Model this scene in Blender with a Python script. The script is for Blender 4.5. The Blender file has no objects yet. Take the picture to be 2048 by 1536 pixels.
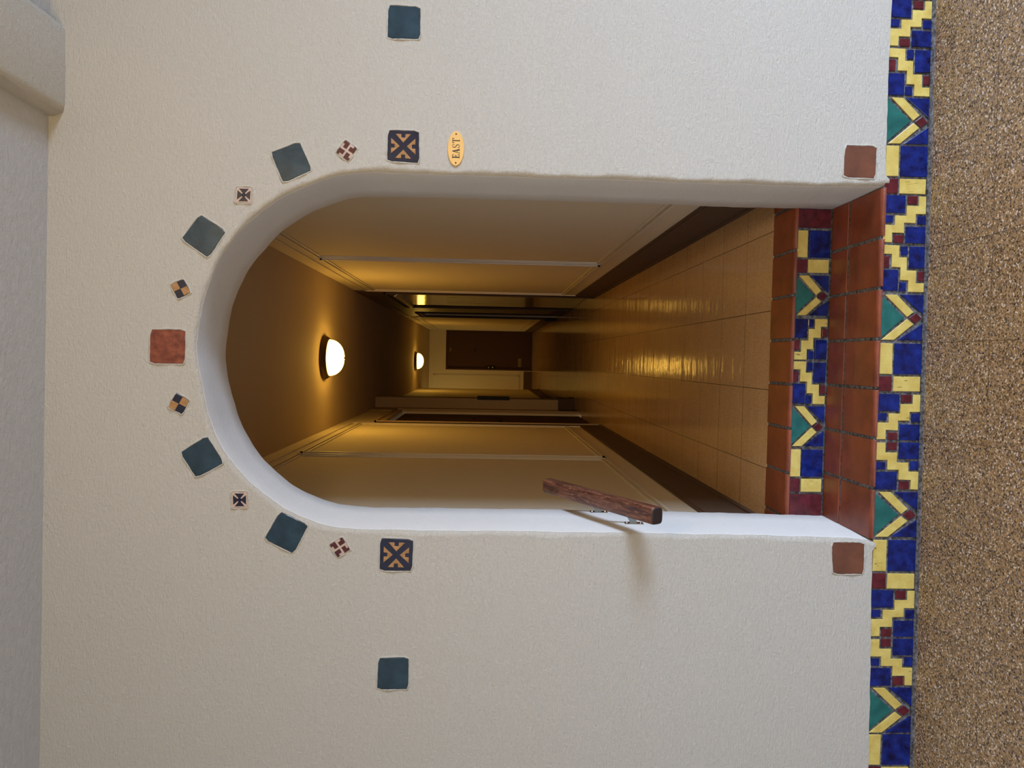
import bpy, bmesh, math, random
from mathutils import Vector, Matrix

random.seed(7)
SC = bpy.context.scene
COL = SC.collection

# ------------------------------------------------------------------ camera
F_PX, DIST, EYE, ROLL = 1430.0, 2.266, 1.40, 0.02
dY = Vector(((972 - 1024) / F_PX, -(718 - 768) / F_PX, -1)).normalized()
up = Vector((-1, ROLL, 0)); dZ = (up - up.dot(dY) * dY).normalized()
dX = dY.cross(dZ)
cam_data = bpy.data.cameras.new('camera')
cam = bpy.data.objects.new('camera', cam_data); COL.objects.link(cam)
cam_data.sensor_fit = 'HORIZONTAL'; cam_data.sensor_width = 36.0
cam_data.lens = F_PX / 2048 * 36.0
cam_data.clip_start = 0.05; cam_data.clip_end = 100
cam.matrix_world = Matrix.Translation((0, -DIST, EYE)) @ Matrix((dX, dY, dZ)).to_4x4()
SC.camera = cam

# ------------------------------------------------------------------ world and large lights
SC.view_settings.view_transform = 'Standard'
SC.view_settings.look = 'None'
SC.view_settings.gamma = 1.0
SC.view_settings.use_curve_mapping = False
SC.view_settings.exposure = 0.08
world = bpy.data.worlds.new('world'); SC.world = world
world.use_nodes = True
bg = world.node_tree.nodes['Background']
bg.inputs[0].default_value = (1.0, 0.88, 0.70, 1)
bg.inputs[1].default_value = 0.36

def area(name, loc, target, sx, sy, power, color, spread=180):
    l = bpy.data.lights.new(name, 'AREA'); l.shape = 'RECTANGLE'; l.size = sx; l.size_y = sy
    l.energy = power; l.color = color; l.spread = math.radians(spread)
    o = bpy.data.objects.new(name, l); COL.objects.link(o)
    o.location = loc
    o.rotation_euler = (Vector(target) - Vector(loc)).to_track_quat('-Z', 'Y').to_euler()
    return o
area('window_daylight', (4.6, -2.3, 0.75), (-0.4, 0.1, -0.25), 1.6, 1.5, 110, (0.56, 0.72, 1.0), 100)
area('low_cool_fill', (-0.9, -4.4, 0.75), (-0.6, 0, -0.3), 2.2, 1.4, 17, (0.62, 0.76, 1.0), 100)  # unseen cool fill added behind the camera to brighten the lower wall
l = bpy.data.lights.new('lobby_lamp', 'POINT'); l.energy = 60; l.color = (1.0, 0.70, 0.32); l.shadow_soft_size = 0.18
o = bpy.data.objects.new('lobby_lamp', l); COL.objects.link(o); o.location = (0.5, -2.2, 2.40)

# ------------------------------------------------------------------ node helpers
def new_mat(name, rough=0.6, color=(0.5, 0.5, 0.5), metal=0.0, spec=0.5):
    m = bpy.data.materials.new(name); m.use_nodes = True
    b = m.node_tree.nodes['Principled BSDF']
    b.inputs['Base Color'].default_value = (*color, 1)
    b.inputs['Roughness'].default_value = rough
    b.inputs['Metallic'].default_value = metal
    b.inputs['Specular IOR Level'].default_value = spec
    return m, m.node_tree, b

def srgb(r, g, b):
    f = lambda c: (c / 255 / 12.92) if c / 255 <= 0.04045 else ((c / 255 + 0.055) / 1.055) ** 2.4
    return (f(r), f(g), f(b))

def coords(nt, scale=(1, 1, 1), rot=(0, 0, 0)):
    tc = nt.nodes.new('ShaderNodeTexCoord'); mp = nt.nodes.new('ShaderNodeMapping')
    mp.inputs['Scale'].default_value = scale; mp.inputs['Rotation'].default_value = rot
    nt.links.new(tc.outputs['Object'], mp.inputs['Vector'])
    return mp.outputs['Vector']

def noise(nt, vec, scale, detail=4, rough=0.55, dist=0.0):
    n = nt.nodes.new('ShaderNodeTexNoise')
    n.inputs['Scale'].default_value = scale; n.inputs['Detail'].default_value = detail
    n.inputs['Roughness'].default_value = rough; n.inputs['Distortion'].default_value = dist
    nt.links.new(vec, n.inputs['Vector'])
    return n.outputs['Fac']

def ramp(nt, fac, stops, interp='LINEAR'):
    r = nt.nodes.new('ShaderNodeValToRGB'); r.color_ramp.interpolation = interp
    e = r.color_ramp.elements
    while len(e) < len(stops): e.new(0.5)
    for el, (p, c) in zip(e, stops):
        el.position = p; el.color = (*c, 1) if len(c) == 3 else c
    nt.links.new(fac, r.inputs['Fac'])
    return r.outputs['Color']

def math_node(nt, op, a, b=None, c=None):
    n = nt.nodes.new('ShaderNodeMath'); n.operation = op
    for i, v in enumerate((a, b, c)):
        if v is None: continue
        if isinstance(v, (int, float)): n.inputs[i].default_value = v
        else: nt.links.new(v, n.inputs[i])
    return n.outputs[0]

def mix(nt, fac, a, b, blend='MIX'):
    n = nt.nodes.new('ShaderNodeMix'); n.data_type = 'RGBA'; n.blend_type = blend
    if isinstance(fac, (int, float)): n.inputs[0].default_value = fac
    else: nt.links.new(fac, n.inputs[0])
    for i, v in ((6, a), (7, b)):
        if isinstance(v, tuple): n.inputs[i].default_value = (*v, 1)
        else: nt.links.new(v, n.inputs[i])
    return n.outputs[2]

def bump(nt, bsdf, height, strength, dist, prev=None):
    n = nt.nodes.new('ShaderNodeBump')
    n.inputs['Strength'].default_value = strength; n.inputs['Distance'].default_value = dist
    nt.links.new(height, n.inputs['Height'])
    if prev is not None: nt.links.new(prev, n.inputs['Normal'])
    nt.links.new(n.outputs['Normal'], bsdf.inputs['Normal'])
    return n.outputs['Normal']

# ------------------------------------------------------------------ materials
def plaster(name, color, amp, fine, scale=60):
    m, nt, b = new_mat(name, 0.85, color, spec=0.25)
    v = coords(nt)
    sa = noise(nt, coords(nt, (0.42, 1, 1.25), (0, 0.9, 0)), scale, 6, 0.7, 0.25)
    sb = noise(nt, coords(nt, (0.40, 1, 1.2), (0, -0.6, 0)), scale * 1.15, 6, 0.7, 0.25)
    stroke = math_node(nt, 'ADD', math_node(nt, 'MULTIPLY', math_node(nt, 'ADD', sa, sb), 0.45), math_node(nt, 'MULTIPLY', noise(nt, v, scale * 0.7, 9, 0.78, 0.4), 0.55))
    big = noise(nt, v, 9, 3, 0.5)
    bump(nt, b, stroke, 1.0, amp, bump(nt, b, big, 1.0, 0.0012))
    tone = noise(nt, v, 3.0, 4, 0.6)
    c = mix(nt, tone, tuple(x * 0.98 for x in color), tuple(min(1, x * 1.015) for x in color))
    nt.links.new(c, b.inputs['Base Color'])
    return m
M_PLASTER = plaster('rough_plaster', (0.80, 0.75, 0.645), 0.0150, 0.002, 120)
M_REVEAL = plaster('smooth_plaster', (0.76, 0.73, 0.67), 0.0035, 0.001, 90)
M_CEIL = plaster('ceiling_plaster', (0.60, 0.59, 0.57), 0.010, 0.001, 50)

def paint(name, color, rough=0.45, amp=0.0015):
    m, nt, b = new_mat(name, rough, color, spec=0.4)
    bump(nt, b, noise(nt, coords(nt), 45, 4, 0.6), 1.0, amp)
    return m
M_HALL = paint('hall_wall_paint', (0.70, 0.61, 0.45), 0.75)
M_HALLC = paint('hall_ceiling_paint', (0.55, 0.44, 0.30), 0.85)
M_MOLD = paint('molding_paint', (0.72, 0.64, 0.50), 0.4)
M_BASE = paint('baseboard_paint', (0.105, 0.060, 0.036), 0.8)
M_HALLSHADE = paint('shaded_hall_paint', (0.46, 0.33, 0.19), 0.7)  # hall paint darkened to imitate the dimmer light around the left door and pilaster
M_DIMWALL = paint('dim_wall_shade', (0.11, 0.058, 0.028), 0.42)  # shade of the unlit far right wall, put into the colour
M_DOOR, nt, b = new_mat('dark_door_paint', 0.6, (0.078, 0.034, 0.018), spec=0.3)
bump(nt, b, noise(nt, coords(nt, (1, 1, 0.15)), 60, 3), 1.0, 0.0006)
M_GLOSSDOOR, nt, b = new_mat('varnished_door', 0.13, (0.055, 0.03, 0.018))
bump(nt, b, noise(nt, coords(nt, (1, 1, 0.25)), 5, 2), 1.0, 0.004)
M_BLACK = new_mat('black_metal', 0.7, (0.012, 0.011, 0.010))[0]
M_CHROME = new_mat('polished_steel', 0.18, (0.62, 0.60, 0.56), 1.0)[0]
M_BRASS = new_mat('brushed_brass', 0.33, srgb(250, 205, 130), 0.35)[0]
M_INK = new_mat('engraved_black', 0.6, (0.02, 0.015, 0.01))[0]
M_PLATE = new_mat('old_paper_label', 0.5, (0.45, 0.36, 0.14))[0]
M_STRAP = new_mat('dull_steel', 0.5, (0.22, 0.22, 0.19), 0.7)[0]
M_STRIP = new_mat('pale_metal_strip', 0.42, (0.95, 0.88, 0.66), 1.0)[0]
M_BRONZE = new_mat('aged_bronze', 0.35, (0.10, 0.055, 0.028), 0.8)[0]

def glaze(name, c1, c2, rough=0.18, scale=18, spec=0.5, amp=0.0012):
    m, nt, b = new_mat(name, rough, c1, spec=spec)
    v = coords(nt)
    n = noise(nt, v, scale, 5, 0.6)
    nt.links.new(ramp(nt, n, [(0.32, c1), (0.72, c2)]), b.inputs['Base Color'])
    bump(nt, b, noise(nt, v, 14, 3), 1.0, amp)
    return m
M_TEAL = glaze('dark_teal_glaze', srgb(26, 46, 56), srgb(48, 72, 86), 0.28, 16)
M_NAVY = glaze('navy_glaze', srgb(18, 20, 40), srgb(28, 32, 58), 0.35, 30)
M_TAN = glaze('tan_bisque', srgb(150, 110, 65), srgb(184, 140, 95), 0.6, 60, 0.3)
M_CREAM = glaze('cream_bisque', srgb(175, 155, 140), srgb(205, 184, 170), 0.6, 50, 0.3)
M_OXBLOOD = glaze('oxblood_glaze', srgb(62, 22, 26), srgb(88, 34, 38), 0.4, 30)
M_REDTILE = glaze('mottled_red_clay', srgb(92, 40, 32), srgb(150, 82, 58), 0.3, 40)
M_BROWNTILE = glaze('brown_clay', srgb(92, 56, 42), srgb(122, 76, 54), 0.55, 12, 0.3)
M_BLUE = glaze('cobalt_glaze', srgb(5, 10, 56), srgb(20, 44, 128), 0.14, 30)
M_GREEN = glaze('green_glaze', srgb(24, 84, 80), srgb(40, 112, 104), 0.3, 20)
M_MAROON = glaze('maroon_glaze', srgb(66, 18, 26), srgb(104, 34, 42), 0.3, 40)
M_GROUT, nt, b = new_mat('grey_grout', 0.85, (0.12, 0.12, 0.125), spec=0.2)
n = noise(nt, coords(nt), 90, 4)
nt.links.new(ramp(nt, n, [(0.35, (0.045, 0.043, 0.045)), (0.7, (0.22, 0.22, 0.235))]), b.inputs['Base Color'])
bump(nt, b, noise(nt, coords(nt), 300, 3), 1.0, 0.001)

M_YELLOW, nt, b = new_mat('yellow_glaze', 0.35, srgb(205, 180, 95))
v = coords(nt)
n1 = noise(nt, v, 26, 4); n2 = noise(nt, v, 260, 3, 0.7); n3 = noise(nt, coords(nt, (1, 1, 0.2)), 70, 4, 0.7, 1.0)
base = ramp(nt, n1, [(0.3, srgb(196, 168, 82)), (0.7, srgb(216, 196, 112))])
base = mix(nt, math_node(nt, 'GREATER_THAN', n2, 0.66), base, srgb(150, 120, 55))
crack = ramp(nt, n3, [(0.655, (0, 0, 0)), (0.69, (1, 1, 1))])
base = mix(nt, crack, base, srgb(92, 74, 34))
nt.links.new(base, b.inputs['Base Color'])

M_QUARRY, nt, b = new_mat('terracotta_quarry', 0.42, (0.2, 0.06, 0.03))
v = coords(nt)
nt.links.new(ramp(nt, noise(nt, v, 8, 5, 0.65), [(0.3, srgb(98, 44, 28)), (0.7, srgb(140, 68, 40))]), b.inputs['Base Color'])
bump(nt, b, noise(nt, v, 180, 3), 1.0, 0.0006)

def grid_line(nt, comp, origin, pitch, half):
    a = math_node(nt, 'SUBTRACT', comp, origin)
    a = math_node(nt, 'DIVIDE', a, pitch)
    a = math_node(nt, 'ADD', a, 100.5)
    a = math_node(nt, 'FRACT', a)
    a = math_node(nt, 'SUBTRACT', a, 0.5)
    a = math_node(nt, 'ABSOLUTE', a)
    return math_node(nt, 'LESS_THAN', a, half / pitch)

def terrazzo(name, base1, base2, speck_scale, ox, oy, pitch, half, line_col, rough, contrast, bumpd, line_mix):
    m, nt, b = new_mat(name, rough, base1)
    v = coords(nt)
    patch = noise(nt, v, 2.2, 4, 0.6)
    col = ramp(nt, patch, [(0.3, base1), (0.7, base2)])
    vo = nt.nodes.new('ShaderNodeTexVoronoi'); vo.inputs['Scale'].default_value = speck_scale
    nt.links.new(v, vo.inputs['Vector'])
    sep = nt.nodes.new('ShaderNodeSeparateColor'); nt.links.new(vo.outputs['Color'], sep.inputs[0])
    chips = ramp(nt, sep.outputs[0], [(0.0, srgb(46, 36, 32)), (0.17, srgb(104, 84, 66)), (0.32, srgb(158, 128, 88)),
                                      (0.62, srgb(190, 158, 114)), (0.84, srgb(150, 138, 138)), (0.93, srgb(240, 230, 220))], 'CONSTANT')
    col = mix(nt, contrast, col, chips)
    v2 = nt.nodes.new('ShaderNodeTexVoronoi'); v2.inputs['Scale'].default_value = speck_scale * 0.45
    nt.links.new(v, v2.inputs['Vector'])
    s2 = nt.nodes.new('ShaderNodeSeparateColor'); nt.links.new(v2.outputs['Color'], s2.inputs[0])
    dark = math_node(nt, 'MULTIPLY', math_node(nt, 'GREATER_THAN', s2.outputs[1], 0.86), math_node(nt, 'LESS_THAN', v2.outputs['Distance'], 0.34))
    col = mix(nt, math_node(nt, 'MULTIPLY', dark, min(1, contrast * 1.5)), col, srgb(40, 32, 34))
    lite = math_node(nt, 'MULTIPLY', math_node(nt, 'GREATER_THAN', s2.outputs[2], 0.93), math_node(nt, 'LESS_THAN', v2.outputs['Distance'], 0.30))
    col = mix(nt, math_node(nt, 'MULTIPLY', lite, min(1, contrast * 1.3)), col, srgb(215, 205, 200))
    sx = nt.nodes.new('ShaderNodeSeparateXYZ'); nt.links.new(v, sx.inputs[0])
    ln = math_node(nt, 'MAXIMUM', grid_line(nt, sx.outputs[0], ox, pitch, half), grid_line(nt, sx.outputs[1], oy, pitch, half))
    lf = math_node(nt, 'MULTIPLY', ln, line_mix)
    col = mix(nt, lf, col, line_col)
    nt.links.new(col, b.inputs['Base Color'])
    bump(nt, b, noise(nt, coords(nt, (0.35, 1.5, 1.0)), 8, 4), 1.0, bumpd)
    return m
M_FLOOR = terrazzo('lobby_terrazzo', srgb(140, 118, 92), srgb(166, 142, 112), 250, 0.08, -0.30, 0.2985, 0.0011, srgb(62, 50, 40), 0.5, 0.8, 0.0008, 0.75)
M_FLOOR2 = terrazzo('hall_terrazzo', srgb(196, 156, 108), srgb(208, 168, 120), 300, 0.212, 0.80, 0.3115, 0.0014, srgb(52, 32, 20), 0.11, 0.2, 0.0035, 0.85)

M_WOOD, nt, b = new_mat('worn_walnut', 0.38, (0.12, 0.05, 0.03))
rv = coords(nt, (1, 1, 1), (math.radians(-27.5), 0, 0))
def stretch(sc):
    mp = nt.nodes.new('ShaderNodeMapping'); mp.inputs['Scale'].default_value = sc
    nt.links.new(rv, mp.inputs['Vector']); return mp.outputs['Vector']
grain = noise(nt, stretch((1, 0.07, 1)), 120, 6, 0.7, 0.5)
fl = noise(nt, stretch((1, 0.35, 1)), 150, 5, 0.75)
c = ramp(nt, grain, [(0.34, srgb(44, 22, 17)), (0.5, srgb(94, 56, 42)), (0.68, srgb(142, 94, 70))])
c = mix(nt, ramp(nt, fl, [(0.56, (0, 0, 0)), (0.68, (0.8, 0.8, 0.8))]), c, srgb(170, 122, 92))
nt.links.new(c, b.inputs['Base Color'])
bump(nt, b, grain, 1.0, 0.0012)
M_WOODEND = new_mat('dark_end_grain', 0.6, (0.022, 0.012, 0.010))[0]

M_GLASS, nt, b = new_mat('lit_glass', 0.3, (0.9, 0.8, 0.6))
b.inputs['Emission Color'].default_value = (1.0, 0.56, 0.085, 1)
b.inputs['Emission Strength'].default_value = 14.0
M_GLASS1 = M_GLASS.copy(); M_GLASS1.name = 'lit_glass_near'
M_GLASS1.node_tree.nodes['Principled BSDF'].inputs['Emission Strength'].default_value = 23.0

# ------------------------------------------------------------------ mesh helpers
def link(name, bm, mats, parent=None, smooth=False):
    me = bpy.data.meshes.new(name)
    bmesh.ops.recalc_face_normals(bm, faces=bm.faces[:])
    bm.to_mesh(me); bm.free()
    for m in (mats if isinstance(mats, (list, tuple)) else [mats]): me.materials.append(m)
    if smooth:
        for p in me.polygons: p.use_smooth = True
    o = bpy.data.objects.new(name, me); COL.objects.link(o)
    if parent:
        o.parent = parent
        if parent.name.startswith(('tile_border', 'stair_step')):   # built in world coordinates: make them relative to the base
            me.transform(Matrix.Translation(-parent.location))
    return o

def struct(name, bm, mats, parent=None):
    o = link(name, bm, mats, parent)
    if parent is None: o['kind'] = 'structure'
    return o

def thing(name, loc, label, cat, group=None):
    o = bpy.data.objects.new(name, None); COL.objects.link(o)
    o.location = loc; o.empty_display_size = 0.05
    o['label'] = label; o['category'] = cat
    if group: o['group'] = group
    return o

def box(bm, x0, x1, y0, y1, z0, z1, mat=0, off=(0, 0, 0)):
    vs = [bm.verts.new((x - off[0], y - off[1], z - off[2])) for x in (x0, x1) for y in (y0, y1) for z in (z0, z1)]
    fs = []
    for q in ((0, 1, 3, 2), (4, 6, 7, 5), (0, 4, 5, 1), (2, 3, 7, 6), (0, 2, 6, 4), (1, 5, 7, 3)):
        f = bm.faces.new([vs[i] for i in q]); f.material_index = mat; fs.append(f)
    return vs, fs

def bevelled_box(bm, x0, x1, y0, y1, z0, z1, w=0.004, seg=2, off=(0, 0, 0), mat=0):
    b2 = bmesh.new(); box(b2, x0, x1, y0, y1, z0, z1, mat, off)
    bmesh.ops.bevel(b2, geom=b2.edges[:], offset=w, segments=seg, affect='EDGES', profile=0.6)
    me = bpy.data.meshes.new('t'); b2.to_mesh(me); b2.free(); bm.from_mesh(me); bpy.data.meshes.remove(me)

def prism_xz(bm, pts, y_back, y_front, inset=0.0010, lift=0.0010, mat=0):
    """Polygon in the wall plane, thick along Y (front = smaller y) with an eased front edge."""
    vs = [bm.verts.new((p[0], y_front + lift, p[1])) for p in pts]
    back = [bm.verts.new((p[0], y_back, p[1])) for p in pts]
    n = len(pts)
    f = bm.faces.new(vs); f.material_index = mat
    for i in range(n):
        g = bm.faces.new((vs[i], vs[(i + 1) % n], back[(i + 1) % n], back[i])); g.material_index = mat
    g = bm.faces.new(back[::-1]); g.material_index = mat
    f.normal_update()
    if inset > 0:
        d = lift if f.normal.y < 0 else -lift
        bmesh.ops.inset_region(bm, faces=[f], thickness=inset, depth=0.0, use_even_offset=True)
        for vv in f.verts: vv.co.y = y_front
    return f

def lathe(bm, prof, seg=48, mat=0, center=(0, 0)):
    rings = []
    for r, z in prof:
        if r < 1e-6: rings.append([bm.verts.new((center[0], center[1], z))])
        else: rings.append([bm.verts.new((center[0] + r * math.cos(2 * math.pi * k / seg), center[1] + r * math.sin(2 * math.pi * k / seg), z)) for k in range(seg)])
    for a, b in zip(rings, rings[1:]):
        for k in range(seg):
            k2 = (k + 1) % seg
            if len(a) == 1 and len(b) == 1: continue
            if len(a) == 1: f = bm.faces.new((a[0], b[k2], b[k]))
            elif len(b) == 1: f = bm.faces.new((a[k], a[k2], b[0]))
            else: f = bm.faces.new((a[k], a[k2], b[k2], b[k]))
            f.material_index = mat; f.smooth = True

# ------------------------------------------------------------------ key dimensions
XR, XL = 0.68, -0.635           # hall walls
Z2 = 0.281                      # hall floor
ZC = 2.765                      # hall ceiling
YB = 15.0                       # end wall
WT = 0.335                      # arch wall thickness
def floor_z(x): return -0.0165 + 0.010 * x
def ceil_z(x): return 2.763 - 0.016 * x

# ------------------------------------------------------------------ lobby floor, ceiling, beam
bm = bmesh.new()
xs = [-3.4 + 0.4 * i for i in range(18)]
top = [[bm.verts.new((x, y, floor_z(x))) for y in (-4.6, -2.5, -1.0, 0.05)] for x in xs]
bot = [[bm.verts.new((x, y, floor_z(x) - 0.12)) for y in (-4.6, 0.05)] for x in xs]
for i in range(len(xs) - 1):
    for j in range(3): bm.faces.new((top[i][j], top[i + 1][j], top[i + 1][j + 1], top[i][j + 1]))
    bm.faces.new((bot[i][0], bot[i][1], bot[i + 1][1], bot[i + 1][0]))
struct('floor', bm, M_FLOOR)

bm = bmesh.new()
for (x0, x1) in ((-3.4, 3.4),):
    v = [bm.verts.new(p) for p in ((x0, -4.6, ceil_z(x0)), (x1, -4.6, ceil_z(x1)), (x1, 0.02, ceil_z(x1)), (x0, 0.02, ceil_z(x0)))]
    w = [bm.verts.new(q.co + Vector((0, 0, 0.15))) for q in v]
    bm.faces.new(v); bm.faces.new(w[::-1])
    for i in range(4): bm.faces.new((v[i], v[(i + 1) % 4], w[(i + 1) % 4], w[i]))
struct('ceiling', bm, M_CEIL)

# rough plastered ceiling beam running towards the viewer
bm = bmesh.new()
rows = []
for k in range(47):
    y = 0.004 - 0.1 * k
    j = lambda a: random.uniform(-a, a)
    rows.append([bm.verts.new(p) for p in (
        (0.716 + j(.003), y, 2.79), (0.720 + j(.004), y, 2.735 + j(.003)), (0.731 + j(.004), y, 2.708 + j(.002)),
        (0.755, y, 2.702 + j(.001)), (0.97, y, 2.702 + j(.001)), (0.988 + j(.003), y, 2.708), (0.994 + j(.003), y, 2.725), (0.996, y, 2.79))])
for a, b2 in zip(rows, rows[1:]):
    for i in range(7):
        f = bm.faces.new((a[i], a[i + 1], b2[i + 1], b2[i])); f.smooth = True
bm.faces.new(rows[-1])
struct('trim_1', bm, M_PLASTER)

# ------------------------------------------------------------------ arch wall
FRONT = [(0.579, 0.118), (0.575, 0.256), (0.573, 0.571), (0.575, 0.892), (0.575, 1.367), (0.576, 1.71), (0.568, 1.846), (0.543, 1.936),
         (0.51, 2.011), (0.474, 2.071), (0.423, 2.133), (0.364, 2.19), (0.285, 2.243), (0.191, 2.278), (0.119, 2.294), (0.044, 2.305),
         (-0.017, 2.303), (-0.062, 2.296), (-0.123, 2.284), (-0.212, 2.262), (-0.28, 2.231), (-0.341, 2.191), (-0.411, 2.127), (-0.478, 2.038),
         (-0.523, 1.94), (-0.546, 1.832), (-0.549, 1.695), (-0.549, 1.281), (-0.550, 0.872), (-0.554, 0.44), (-0.557, 0.251), (-0.568, 0.118)]
INNER = [(0.575, 0.118), (0.572, 0.302), (0.571, 0.446), (0.574, 0.998), (0.574, 1.40), (0.573, 1.755), (0.566, 1.876), (0.545, 1.945),
         (0.506, 2.039), (0.444, 2.131), (0.373, 2.196), (0.306, 2.247), (0.225, 2.288), (0.139, 2.315), (0.035, 2.328), (-0.017, 2.33),
         (-0.087, 2.32), (-0.174, 2.299), (-0.248, 2.274), (-0.336, 2.225), (-0.40, 2.169), (-0.466, 2.091), (-0.509, 2.01), (-0.535, 1.925),
         (-0.543, 1.844), (-0.546, 1.739), (-0.546, 1.265), (-0.549, 0.621), (-0.553, 0.401), (-0.556, 0.118)]

def resample(pts, n):
    # smooth (Catmull-Rom) then equal arc length
    dense = []
    P = [pts[0]] + list(pts) + [pts[-1]]
    for i in range(1, len(P) - 2):
        p0, p1, p2, p3 = [Vector(q) for q in P[i - 1:i + 3]]
        for s in range(10):
            t = s / 10
            dense.append(0.5 * ((2 * p1) + (-p0 + p2) * t + (2 * p0 - 5 * p1 + 4 * p2 - p3) * t * t + (-p0 + 3 * p1 - 3 * p2 + p3) * t ** 3))
    dense.append(Vector(pts[-1]))
    L = [0.0]
    for a, b in zip(dense, dense[1:]): L.append(L[-1] + (b - a).length)
    out = []; k = 0
    for i in range(n):
        d = L[-1] * i / (n - 1)
        while k < len(L) - 2 and L[k + 1] < d: k += 1
        t = (d - L[k]) / max(1e-9, L[k + 1] - L[k])
        out.append(dense[k].lerp(dense[k + 1], min(1, t)))
    return out

NA = 260
fr, inn = resample(FRONT, NA), resample(INNER, NA)
def wob(i, ph, a): return a * (math.sin(i * 0.31 + ph) + 0.7 * math.sin(i * 0.83 + 2 * ph) + 0.5 * math.sin(i * 1.9 + ph))
def outward(pts, i):
    a = pts[max(0, i - 1)]; b = pts[min(len(pts) - 1, i + 1)]
    t = (b - a).normalized()
    nrm = Vector((t.y, -t.x))       # path runs up the right jamb, so this points out of the opening
    c = Vector((0.0, 1.2))
    return nrm if nrm.dot(pts[i] - c) > 0 else -nrm

bm = bmesh.new()
profile = []
for i in range(NA):
    nf, ni = outward(fr, i), outward(inn, i)
    row = []
    r = 0.016 + wob(i, 1.0, 0.0022)
    base = fr[i] + nf * wob(i, 0.3, 0.0010)
    for k in range(5):              # rounded front arris
        a = math.pi / 2 * k / 4
        q = base + nf * (r * (1 - math.sin(a)))
        row.append((q.x, r * (1 - math.cos(a)), q.y))
    for t in (0.35, 0.7):
        q = base.lerp(inn[i], t) + nf * wob(i + 40 * t, 2.1, 0.0008)
        row.append((q.x, 0.02 + (WT - 0.04) * t, q.y))
    q = inn[i] + ni * wob(i, 4.2, 0.0008)
    row.append((q.x, WT - 0.006, q.y))
    q2 = inn[i] + ni * 0.006
    row.append((q2.x, WT, q2.y))
    profile.append([bm.verts.new(p) for p in row])
for a, b2 in zip(profile, profile[1:]):
    for k in range(len(a) - 1):
        f = bm.faces.new((a[k], a[k + 1], b2[k + 1], b2[k])); f.smooth = True
        f.material_index = 0 if k < 3 else 1

def edge_chain(vs): return [bm.edges.get((a, b)) or bm.edges.new((a, b)) for a, b in zip(vs, vs[1:])]
# front sheet; its lower edge is the slightly uneven plaster line just over the tile border
PL = [(3.4, 0.140), (1.6, 0.134), (1.157, 0.133), (0.977, 0.136), (0.788, 0.135), (0.66, 0.134), (0.612, 0.131)]
PLL = [(-0.60, 0.130), (-0.68, 0.128), (-0.762, 0.128), (-1.01, 0.121), (-1.311, 0.116), (-1.7, 0.112), (-3.4, 0.108)]
def fine(pts, step=0.03):
    out = [pts[0]]
    for a, b in zip(pts, pts[1:]):
        n = max(1, int(abs(b[0] - a[0]) / step))
        for k in range(1, n + 1):
            t = k / n; out.append((a[0] + (b[0] - a[0]) * t, a[1] + (b[1] - a[1]) * t + (random.uniform(-.0012, .0012) if k < n else 0)))
    return out
PL, PLL = fine(PL), fine(PLL)
TOPZ = 2.95
rc = [bm.verts.new((x, 0.0, z)) for x, z in PL]
lc = [bm.verts.new((x, 0.0, z)) for x, z in PLL]
tr, tl = bm.verts.new((3.4, 0, TOPZ)), bm.verts.new((-3.4, 0, TOPZ))
loop = [tl, tr] + rc + [p[0] for p in profile] + lc + [tl]
es = edge_chain(loop)
res = bmesh.ops.triangle_fill(bm, use_beauty=True, edges=es, normal=(0, -1, 0))
for g in res['geom']:
    if isinstance(g, bmesh.types.BMFace): g.material_index = 0
# turned-in lower lip of the plaster
for ch in (rc, lc):
    lip = [bm.verts.new((v.co.x, 0.012, v.co.z - 0.001)) for v in ch]
    for i in range(len(ch) - 1): bm.faces.new((ch[i], ch[i + 1], lip[i + 1], lip[i]))
# back sheet (hall side)
b0 = bm.verts.new((3.4, WT, 0.10)); b1 = bm.verts.new((3.4, WT, TOPZ)); b2_ = bm.verts.new((-3.4, WT, TOPZ)); b3 = bm.verts.new((-3.4, WT, 0.10))
es = edge_chain([b2_, b1, b0] + [p[-1] for p in profile] + [b3, b2_])
res = bmesh.ops.triangle_fill(bm, use_beauty=True, edges=es, normal=(0, 1, 0))
for g in res['geom']:
    if isinstance(g, bmesh.types.BMFace): g.material_index = 1
struct('wall_front', bm, [M_PLASTER, M_REVEAL])

# ------------------------------------------------------------------ decorative border tiles
def rot4(poly, c=(0.5, 0.5)):
    out = []
    for k in range(4):
        a = math.pi / 2 * k; ca, sa = round(math.cos(a)), round(math.sin(a))
        out.append([(c[0] + (u - c[0]) * ca - (v - c[1]) * sa, c[1] + (u - c[0]) * sa + (v - c[1]) * ca) for u, v in poly])
    return out
def rect(t0, t1, s0, s1): return [(t0, s0), (t1, s0), (t1, s1), (t0, s1)]
# t runs down the border, s runs from its right end to its left end
STEPS_A = [('B', rect(.00, .50, .00, .37)), ('M', rect(.56, .79, .01, .18)),
           ('Y', [(.83, .01), (1, .01), (1, .38), (.76, .38), (.76, .57), (.49, .57), (.49, .78), (.21, .78), (.21, .98), (0, .98), (0, .62), (.27, .62), (.27, .42), (.54, .42), (.54, .21), (.83, .21)]),
           ('B', rect(.00, .22, .42, .57)), ('B', rect(.81, 1, .42, .60)), ('B', rect(.54, 1, .65, .99)), ('M', rect(.25, .48, .83, .99))]
STEPS_B = [('Y', [(0, 0), (.39, 0), (.39, .26), (.58, .26), (.58, .54), (.81, .54), (.81, .81), (1, .81), (1, 1), (.63, 1), (.63, .75), (.44, .75), (.44, .47), (.22, .47), (.22, .19), (0, .19)]),
           ('B', rect(.44, .59, .02, .21)), ('B', rect(.64, 1, .02, .49)), ('M', rect(0, .16, .24, .48)), ('B', rect(0, .38, .53, .99)), ('B', rect(.42, .58, .80, .99)), ('M', rect(.85, 1, .56, .76))]
flip = lambda pat: [(c, [(t, 1 - s) for t, s in p][::-1]) for c, p in pat]
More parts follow.
